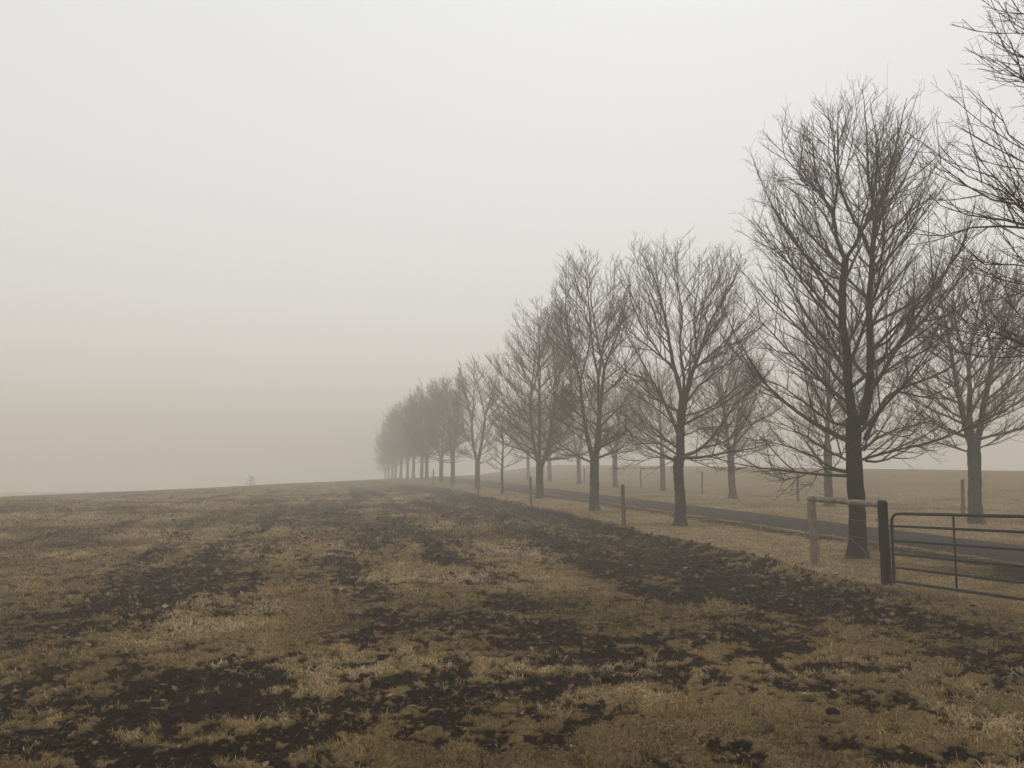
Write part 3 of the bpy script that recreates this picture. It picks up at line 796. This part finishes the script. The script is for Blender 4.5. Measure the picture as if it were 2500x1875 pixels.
ROW, ROW2 = "bare trees in the row along the near side of the drive", "bare trees in the row along the far side of the drive"
def build_trees():
    # the near row, nearest first
    plant(tree_meshes("edge", 11, 9.6, 2.8, .19, 2.3, 2, .20, .65, .0026, .9, .95, .5, 1.5, 1.6, .35, limbs=EDGE_LIMBS), 6.1, 9.5, 0,
          "closest bare tree, trunk out of frame, only its wide branches at the right edge", ROW)
    plant(tree_meshes("twin", 23, 8.45, 2.75, .150, 2.55, 2, .17, .80, .0029, 1.3, 1.22, .66, 1.40, math.pi, .55, 9, 'bark_wet', TWIN_STEMS, TWIN_LIMBS, .6), 13.79, 9.55, 0,
          "tall dark twin-stemmed bare tree standing right behind the wooden fence brace", ROW)
    plant(tree_meshes("oval", 38, 7.85, 2.75, .148, 1.9, 3, .30, .62, .0034, 1.2, 1.12, .85, 1.75, 0.5, .5, stems=OVAL_STEMS, limbs=OVAL_LIMBS, depthwise=.65), 21.51, 9.46, 0,
          "bare tree with full round crown and pale trunk, right of the nearest fence post", ROW)
    plant(tree_meshes("tall", 41, 9.5, 2.45, .17, 2.0, 3, .26, .72, .0038, 1.1, 1.0, .7, 1.55, 1.1, .5), 28.81, 9.4, 0,
          "bare upright tree just left of the nearest tan fence post", ROW)
    plant(tree_meshes("cup", 53, 9.5, 2.95, .18, 1.7, 3, .42, .85, .0044, 1.0, .9, .75, 1.45, .2, .5), 38.65, 9.9, 0,
          "bare tree with cup-shaped fork, just right of the second tan fence post", ROW)
    plant(tree_meshes("small", 67, 4.7, 1.45, .075, 1.5, 1, .2, 1.0, .0058, .8, 1.0, .6, 1.15, 0, .5), 45.9, 9.6, 0,
          "smallest bare tree, thin stemmed and half the height of its neighbours", ROW)
    mf = tree_meshes("slim", 71, 8.8, 1.85, .165, 2.0, 2, .24, 1.0, .0058, .65, .9, .6, 1.5, .4, .5)
    plant(mf, 53.2, 9.5, 0, "bare slender tree immediately left of the smallest tree", ROW)
    mg = tree_meshes("dim", 83, 8.6, 2.5, .165, 2.1, 3, .32, 1.0, .0066, .65, .9, .7, 1.6, .4, .45)
    far = ["first misted tree left of the slender one, the last whose twigs still read clearly",
           "second misted tree beyond the slender one, its trunk still brown",
           "third misted tree beyond the slender one, grey and merging with its neighbours",
           "fourth misted tree beyond the slender one, trunk a soft grey stripe",
           "fifth misted tree beyond the slender one, paler grey",
           "sixth misted tree beyond the slender one, trunk only faintly darker than the mist",
           "seventh misted tree beyond the slender one, near the dissolving end of the row",
           "eighth misted tree beyond the slender one, nearly lost in the mist"]
    ss = [64.3, 71.9, 79.4, 86.0, 93.6, 101.2, 109.0, 116.6]
    rng = random.Random(5)
    for i, s in enumerate(ss):
        plant(mg if i not in (0, 4) else mf, s, 9.5 + rng.uniform(-.2, .2), rng.uniform(0, 6.28), far[i], ROW, rng.uniform(.98, 1.04) + .018 * i)
    for i in range(3):
        plant(mg if i % 2 else mf, 124.2 + 7.6 * i, 9.5, rng.uniform(0, 6.28), "ghostly bare tree dissolving into the mist at the far left end of the row",
              ROW, 1.05 - .06 * i)
    # the row across the drive
    r1 = tree_meshes("cross", 91, 7.95, 2.5, .18, 2.35, 3, .22, 1.0, .0043, .9, .9, .6, 1.85, 2.0, .5)
    r2 = tree_meshes("crossb", 97, 8.2, 2.5, .16, 2.4, 2, .22, .95, .0052, .8, .9, .6, 1.9, .6, .5)
    lab = ["bare tree across the drive, seen above the metal gate",
           "bare tree across the drive, just left of the dark twin-stemmed tree's trunk",
           "bare tree across the drive, in the gap right of the full round crowned tree's trunk",
           "bare tree across the drive, close left of the full round crowned tree's trunk",
           "faint bare tree across the drive, just left of the nearest tan post's top",
           "faint bare tree across the drive, left of the nearest upright tree's trunk",
           "very faint bare tree across the drive, behind the cup-shaped tree",
           "barely visible bare tree across the drive, left of the cup-shaped tree"]
    spots = [(20.5, 18.0), (29.46, 19.2), (36.25, 18.6), (46.7, 19.5), (54.0, 19.1), (62.3, 19.1), (71.0, 19.1), (79.0, 19.1)]
    for i, (s, t) in enumerate(spots):
        plant(r1 if i % 2 == 0 else r2, s, t, [0, 0.6, 2.1, 3.9, 1.2, 5.0, 2.7, 4.4][i], lab[i], ROW2, [1, 1, .93, .97, .95, 1, 1, 1][i])
    plant(tree_meshes("shrub", 101, .75, .42, .012, .2, 3, .6, 1.0, .004, .5, .9, .8, .15, 0, .2), *(lambda x, y: (along(x, y), across(x, y)))(-23.2, 74.5), 0,
          "tiny faint shrub alone on the misty crest of the open field", None, name="bare_shrub")
build_trees()

# ---------------------------------------------------------------- fence posts, brace, gate, wires
def rod(path, rad, sides=10, closed_caps=True, rough=None):
    P = np.array(path, float)[None]; R = np.broadcast_to(np.asarray(rad, float), (1, P.shape[1])).copy()
    v, q = tubes(P, R, sides, rough=rough)
    fs = [q]
    if closed_caps:
        n = len(v)
        fs.append(np.arange(sides)[::-1][None]); fs.append(np.arange(n - sides, n)[None])
    return v, fs

def join(parts):
    V, F, n = [], [], 0
    for v, fs in parts:
        V.append(v); F += [f + n for f in fs]; n += len(v)
    return np.vstack(V), F

def split_post(L, rad, seed, lean=(0, 0), sides=18, below=.3, squash=1.0):
    rng = np.random.default_rng(seed)
    z = np.concatenate([np.linspace(-below, L - .03, 16), [L - .012, L]])
    x = lean[0] * z / L + np.cumsum(rng.normal(0, .0025, len(z))); y = lean[1] * z / L + np.cumsum(rng.normal(0, .0025, len(z)))
    r = rad * (1.04 - .08 * np.clip(z, 0, None) / L) * np.concatenate([np.ones(16), [.95, .80]])
    rough = 1 + .035 * rng.normal(0, 1, (1, len(z), sides)) * .5 + .05 * rng.normal(0, 1, (1, 1, sides))
    v, fs = rod(np.stack([x, y, z], 1), r, sides, True, rough)
    v[-sides:, 2] += rng.normal(0, .006, sides)
    return v, fs

def sharpish(me, deg=50):
    me.set_sharp_from_angle(angle=math.radians(deg))
    return me

def build_posts():
    rng = random.Random(3)
    lab = ["nearest tan fence post, standing alone before the drive",
           "second nearest tan fence post, left of the cup-shaped tree",
           "thin tan fence post in front of the slender tree's trunk foot",
           "misted fence post just left of the first misted trees",
           "faint fence post farthest left at the field edge in the mist"]
    for i, (s, t, L) in enumerate([(21.38, 7.8, 1.15), (33.0, 8.1, 1.13), (43.6, 7.84, 1.12), (52.7, 7.8, 1.18), (62.2, 7.8, 1.15), ]):
        x, y = world_xy(s, t)
        v, f = split_post(L, .052, 300 + i, (rng.uniform(-.03, .03), rng.uniform(-.03, .03)))
        o = link_mesh("fence_post", sharpish(mesh_arrays("fence_post", v, f)), M['wood_post'])
        o.location = (x, y, h1(x, y))
        tag(o, lab[i], "fence post", "wooden posts along the field edge")
    lab = ["tan fence post across the drive, left of the tree above the gate",
           "fence post across the drive, left of the tree behind the twin-stemmed trunk",
           "fence post across the drive, between the round crowned tree's trunk and the next trunk right",
           "faint fence post across the drive, right of the nearest post near the field edge",
           "very faint fence post across the drive, by the upright tree's trunk"]
    for i, (s, t, L) in enumerate([(24.15, 20.7, 1.15), (33.15, 20.1, 1.2), (42.26, 19.9, 1.2), (52.1, 20.2, 1.25), (64.4, 20.2, 1.2)]):
        x, y = world_xy(s, t)
        v, f = split_post(L, .058, 330 + i, (rng.uniform(-.03, .03), rng.uniform(-.03, .03)))
        o = link_mesh("fence_post", sharpish(mesh_arrays("fence_post", v, f)), M['wood_post'])
        o.location = (x, y, h1(x, y))
        tag(o, lab[i], "fence post", "wooden posts across the drive")

def build_brace():
    A = np.array([5.11, 14.24]); B = np.array([5.36, 12.12])
    za, zb = h1(*A), h1(*B)
    root = empty("fence_brace", (A[0], A[1], za))
    tag(root, "weathered H-shaped timber fence brace with pale leaning post, grey rail and dark gate post", "fence brace")
    v, f = split_post(1.10, .072, 401, (-.055, .0))
    o = link_mesh("support_post", sharpish(mesh_arrays("support_post", v, f)), M['wood_pale'], root)
    o['label'] = "pale weathered round post leaning slightly"
    v, f = split_post(1.20, .068, 402, (-.01, .0))
    gp = link_mesh("gate_post", sharpish(mesh_arrays("gate_post", v, f)), M['wood_dark'], root)
    gp.location = (B[0] - A[0], B[1] - A[1], zb - za)
    gp['label'] = "dark stained gate post"
    # rail: a split pole lying from the pale post's top to just below the dark post's top
    p0 = np.array([-.060, .08, 1.133]); p1 = np.array([B[0] - A[0] + .0, B[1] - A[1] + .055, zb - za + 1.14])
    rng = np.random.default_rng(8)
    k = np.linspace(0, 1, 22)
    path = p0 + (p1 - p0) * k[:, None] + rng.normal(0, .0035, (22, 3))
    rad = .045 * (1 + .05 * rng.normal(0, 1, 22)); rad[0] *= .92
    v, f = rod(path, rad, 16, True, 1 + .05 * rng.normal(0, 1, (1, 1, 16)) + .02 * rng.normal(0, 1, (1, 22, 16)))
    ang = math.atan2(p1[1] - p0[1], p1[0] - p0[0])
    c, s = math.cos(-ang), math.sin(-ang)
    v2 = v.copy(); v2[:, 0] = v[:, 0] * c - v[:, 1] * s; v2[:, 1] = v[:, 0] * s + v[:, 1] * c
    rail = link_mesh("top_rail", sharpish(mesh_arrays("top_rail", v2, f)), M['wood_rail'], root)
    rail.rotation_euler = (0, 0, ang)
    # strained wires and the diagonal brace wire
    gx, gy, gz = B[0] - A[0], B[1] - A[1], zb - za
    for z in (.30, .62, .88):
        pts = [(-.05 + (gx + .0) * q, gy * q - .0, z + (gz) * q - .012 * math.sin(q * 3.14)) for q in np.linspace(0, 1, 9)]
        pts = [(x + .09, y, zz) for x, y, zz in pts]
        v, f = rod(pts, .0022, 5)
        link_mesh("wire", mesh_arrays("wire", v, f), M['wire'], root)
    pts = [(-.03 + .085 + (gx) * q, gy * q, .98 + (gz + .14 - .98) * q) for q in np.linspace(0, 1, 5)]
    v, f = rod(pts, .003, 5)
    link_mesh("brace_wire", mesh_arrays("brace_wire", v, f), M['wire'], root)
    v, f = rod([(gx - .14, gy + .01, gz + .93), (gx + .10, gy + .01, gz + .93)], .007, 8)
    link_mesh("hinge_pin", mesh_arrays("hinge_pin", v, f), M['steel'], gp).location = (-gx, -gy, -gz)

def build_gate():
    B = np.array([5.36, 12.12]); d = np.array([.237, -.971]); d /= np.linalg.norm(d)
    zb = h1(*B)
    root = empty("field_gate", (B[0], B[1], zb), math.atan2(d[1], d[0]))
    tag(root, "dark tubular metal field gate with horizontal bars hung on the dark post", "gate")
    L, x0, slope = 4.2, .135, .045
    zt, zl = 1.03, .085
    def zz(x, z): return z + slope * (x - x0)
    # bent top tube: stile, rounded corner, top rail, far corner, far stile
    rad = .021; r = .13
    path = [(x0, 0, zz(x0, zl) - .03)]
    for q in np.linspace(.05, 1, 6): path.append((x0, 0, zl + (zt - r - zl) * q))
    for q in np.radians(np.linspace(15, 90, 6)): path.append((x0 + r - r * math.cos(q), 0, zt - r + r * math.sin(q)))
    for x in np.linspace(x0 + r + .1, x0 + L - r, 14): path.append((x, 0, zz(x, zt)))
    for q in np.radians(np.linspace(15, 90, 6)): path.append((x0 + L - r + r * math.sin(q), 0, zz(x0 + L, zt) - r + r * math.cos(q)))
    for q in np.linspace(.1, 1, 5): path.append((x0 + L, 0, zz(x0 + L, zt) - r + (zl - zt + r - .03) * q))
    v, f = rod(path, rad, 12)
    link_mesh("frame", mesh_arrays("frame", v, f), M['steel'], root)
    for q in (.815, .60, .40, .205, 0.0):
        z = zl + (zt - zl) * q
        v, f = rod([(x, 0, zz(x, z) - .004 * math.sin((x - x0) / L * 3.14)) for x in np.linspace(x0 + .012, x0 + L - .012, 16)], .017 if q else .020, 10)
        link_mesh("rail", mesh_arrays("rail", v, f), M['steel'], root)
    for x in (1.285, 2.45, 3.55):
        v, f = rod([(x, .026, zz(x, zl - .02)), (x, .026, zz(x, (zt + zl) / 2)), (x, .026, zz(x, zt + .01))], .0135, 8)
        link_mesh("upright", mesh_arrays("upright", v, f), M['steel'], root)
    for z in (.22, .85):
        parts = [rod([(.07, 0, z), (x0 + .01, 0, z)], .010, 8), rod([(x0, 0, z - .035), (x0, 0, z + .035)], .027, 10)]
        v, f = join(parts)
        link_mesh("hinge", mesh_arrays("hinge", v, f), M['steel'], root)

def build_wire_scrap():
    x, y = 4.09, 6.97
    z = h1(x, y)
    pts = []
    for q in np.linspace(0, 1, 40):
        a = q * 7.5
        if q < .35: pts.append((x - .22 + q / .35 * .18, y + .02 * math.sin(q * 30), z + .035 + .015 * math.sin(q * 22)))
        else:
            b = (q - .35) / .65 * 7.0
            pts.append((x + .055 - .07 * math.cos(b) , y + .10 * math.sin(b), z + .06 + .03 * math.sin(b + .5)))
    v, f = rod(pts, .0038, 6)
    tag(link_mesh("wire_scrap", mesh_arrays("wire_scrap", v, f), M['wire']), "thin pale loop of loose wire lying on the grass at the right edge", "wire")
    xs = np.linspace(4.95, 5.75, 14)
    pts = [(q, 8.70 + .06 * (q - 4.95) + .01 * math.sin(q * 25), h1(q, 8.70 + .06 * (q - 4.95)) + .045 + .01 * math.sin(q * 17)) for q in xs]
    v, f = rod(pts, .004, 6)
    tag(link_mesh("bare_stick", mesh_arrays("bare_stick", v, f), M['wood_pale']), "thin pale stick lying flat on dark ground below the gate", "stick")

build_posts(); build_brace(); build_gate(); build_wire_scrap()

# ---------------------------------------------------------------- grass, leaves, clods
def scatter(n, rng, r0, r1, power, half=40):
    """polar scatter whose density thins with distance"""
    u = rng.uniform(0, 1, n)
    a = 2 - power
    r = (r0 ** a + u * (r1 ** a - r0 ** a)) ** (1 / a)
    th = np.radians(rng.uniform(-half, half, n))
    return r * np.sin(th), r * np.cos(th), r

def build_grass():
    rng = np.random.default_rng(77)
    x, y, r = scatter(1250000, rng, 3.9, 46, 1.7)
    m = mud_mask(x, y)
    t = across(x, y)
    keep = rng.uniform(0, 1, len(x)) > np.clip(1.0 * m ** 1.5, 0, .84)
    keep &= ~((t > 11.95) & (t < 14.3))
    tuft = fbm(x * 3.2, y * 3.2, 3, 301)
    keep &= rng.uniform(0, 1, len(x)) < sstep(.22, .62, tuft) * .65 + .40
    x, y, r, m, t, tuft = (q[keep] for q in (x, y, r, m, t, tuft))
    n = len(x)
    z = land(x, y) + relief(x, y, m)
    big = np.clip(r / 8.5, .8, 4.0)
    verge = sstep(7.4, 8.2, t)
    L = rng.gamma(5, .0066, n) * (0.62 + 0.9 * tuft) * big ** .45 * (1 - .35 * verge) * (1 - .3 * m)
    L = L * (1 + .5 * sstep(.60, .74, fbm(x * 1.6, y * 1.6, 3, 321)) * (1 - verge)) * np.where(rng.uniform(0, 1, n) < .012, rng.uniform(1.8, 3.2, n), 1.0)
    W = rng.uniform(.0016, .0034, n) * big
    az = rng.uniform(0, 2 * math.pi, n)
    lean = np.radians(np.clip(rng.normal(63, 19, n), 4, 89))
    d0 = np.stack([np.cos(az) * np.sin(lean * .7), np.sin(az) * np.sin(lean * .7), np.cos(lean * .7)], 1)
    l2 = np.minimum(lean * 1.5, 1.75)
    d1 = np.stack([np.cos(az) * np.sin(l2), np.sin(az) * np.sin(l2), np.cos(l2)], 1)
    sa = az + math.pi / 2 + rng.normal(0, .5, n)
    sd = np.stack([np.cos(sa), np.sin(sa), rng.normal(0, .25, n)], 1) * W[:, None]
    b = np.stack([x, y, z - .004], 1)
    mid = b + d0 * (L * .55)[:, None]
    tip = mid + d1 * (L * .5)[:, None]
    V = np.stack([b - sd, b + sd, mid + sd * .8, mid - sd * .8, tip], 1).reshape(-1, 3)
    i = np.arange(n) * 5
    q = np.stack([i, i + 1, i + 2, i + 3], 1)
    tr = np.stack([i + 3, i + 2, i + 4], 1)
    pale = fbm(x * .55, y * .55, 3, 311)
    tint = np.clip(.45 + 1.5 * (pale - .5) + .7 * (tuft - .5) + rng.normal(0, .19, n) - .56 * m + .36 * verge, 0, 1)
    me = mesh_arrays("grass", V, [q, tr], True, {'tint': np.repeat(tint, 5)})
    tag(link_mesh("grass", me, M['grass']), "short matted straw coloured winter grass over the field and verge", "grass", kind='stuff')

def build_leaves():
    rng = np.random.default_rng(88)
    x, y, r = scatter(70000, rng, 4.2, 40, 1.5)
    t = across(x, y)
    m = mud_mask(x, y)
    k = fbm(x * .5, y * .5, 3, 401)
    p = (0.10 + .55 * m) * sstep(.35, .7, k + .18 * sstep(-4, 3, x)) * (t < 7.9)
    keep = rng.uniform(0, 1, len(x)) < p
    x, y, r, m = x[keep], y[keep], r[keep], m[keep]
    n = len(x)
    z = land(x, y) + relief(x, y, m) + .012
    sz = rng.gamma(4, .0052, n).clip(.007, .045) * np.clip(r / 9, .6, 2.0)
    az = rng.uniform(0, 6.283, n)
    # seven point lobed outline, cupped
    ol = np.array([(0, -1, 0), (.55, -.45, .18), (1.0, .15, .42), (.42, .35, .12), (0, 1.15, .30), (-.42, .35, .12), (-1.0, .15, .42), (-.55, -.45, .18)])
    cup = rng.uniform(.2, 1.6, n)
    P = np.repeat(ol[None], n, 0) * sz[:, None, None]
    P[:, :, 2] *= cup[:, None]
    tl = rng.normal(0, .45, n)
    c, s = np.cos(tl)[:, None], np.sin(tl)[:, None]
    yy, zz = P[:, :, 1] * c - P[:, :, 2] * s, P[:, :, 1] * s + P[:, :, 2] * c
    c, s = np.cos(az)[:, None], np.sin(az)[:, None]
    V = np.stack([P[:, :, 0] * c - yy * s + x[:, None], P[:, :, 0] * s + yy * c + y[:, None], zz + z[:, None] + sz[:, None] * .3], -1).reshape(-1, 3)
    i = (np.arange(n) * 8)[:, None]
    f = [i + np.array([[0, 1, 3, 5, 7]])[:, :], i + np.array([[1, 2, 3]]), i + np.array([[3, 4, 5]]), i + np.array([[5, 6, 7]])]
    tint = np.clip(rng.beta(1.2, 2.4, n) , 0, 1)
    me = mesh_arrays("dead_leaves", V, f, False, {'tint': np.repeat(tint, 8)})
    tag(link_mesh("dead_leaves", me, M['leaf']), "small curled dead leaves littering the muddy grass", "leaves", kind='stuff')

def ico_points():
    import bmesh
    bm = bmesh.new()
    bmesh.ops.create_icosphere(bm, subdivisions=2, radius=1)
    v = np.array([q.co[:] for q in bm.verts]); f = np.array([[w.index for w in q.verts] for q in bm.faces])
    bm.free()
    return v, f

def build_clods():
    rng = np.random.default_rng(99)
    bv, bf = ico_points()
    x, y, r = scatter(30000, rng, 4.2, 45, 1.35)
    m = mud_mask(x, y)
    t = across(x, y)
    edge = np.exp(-((t - 7.3) / .35) ** 2) * (along(x, y) > 12)
    keep = rng.uniform(0, 1, len(x)) < (np.clip(m - .35, 0, 1) * .42 + edge * .22) * (t < 7.9)
    x, y, r, m = x[keep], y[keep], r[keep], m[keep]
    n = len(x)
    z = land(x, y) + relief(x, y, m)
    sz = .009 + rng.gamma(2.0, .0075, n).clip(0, .034) * np.clip(r / 10, .9, 1.5)
    # a few molehill sized lumps
    big = np.array([(2.26, 6.08, .06), (-4.05, 13.4, .11), (-.62, 6.97, .06), (1.2, 8.4, .06), (-5.6, 8.0, .07)])
    x = np.append(x, big[:, 0]); y = np.append(y, big[:, 1]); sz = np.append(sz, big[:, 2]); z = np.append(z, height(big[:, 0], big[:, 1]) - .02); n = len(x)
    sc = np.stack([rng.uniform(.8, 1.5, n), rng.uniform(.7, 1.2, n), rng.uniform(.4, .75, n)], 1) * sz[:, None]
    jit = 1 + rng.normal(0, .17, (n, len(bv)))
    az = rng.uniform(0, 6.283, n)
    P = bv[None] * jit[..., None] * sc[:, None, :]
    c, s = np.cos(az)[:, None], np.sin(az)[:, None]
    V = np.stack([P[..., 0] * c - P[..., 1] * s + x[:, None], P[..., 0] * s + P[..., 1] * c + y[:, None], P[..., 2] + z[:, None] + sz[:, None] * .15], -1).reshape(-1, 3)
    F = (bf[None] + (np.arange(n) * len(bv))[:, None, None]).reshape(-1, 3)
    tint = np.clip(rng.normal(.4, .25, n), 0, 1)
    me = mesh_arrays("soil_clods", V, [F], False, {'tint': np.repeat(tint, len(bv))})
    me.polygons.foreach_set('use_smooth', np.ones(len(F), bool))
    tag(link_mesh("soil_clods", me, M['clod']), "dark lumps of trodden soil across the muddy ground", "soil", kind='stuff')

build_grass(); build_leaves(); build_clods()
build_haze()
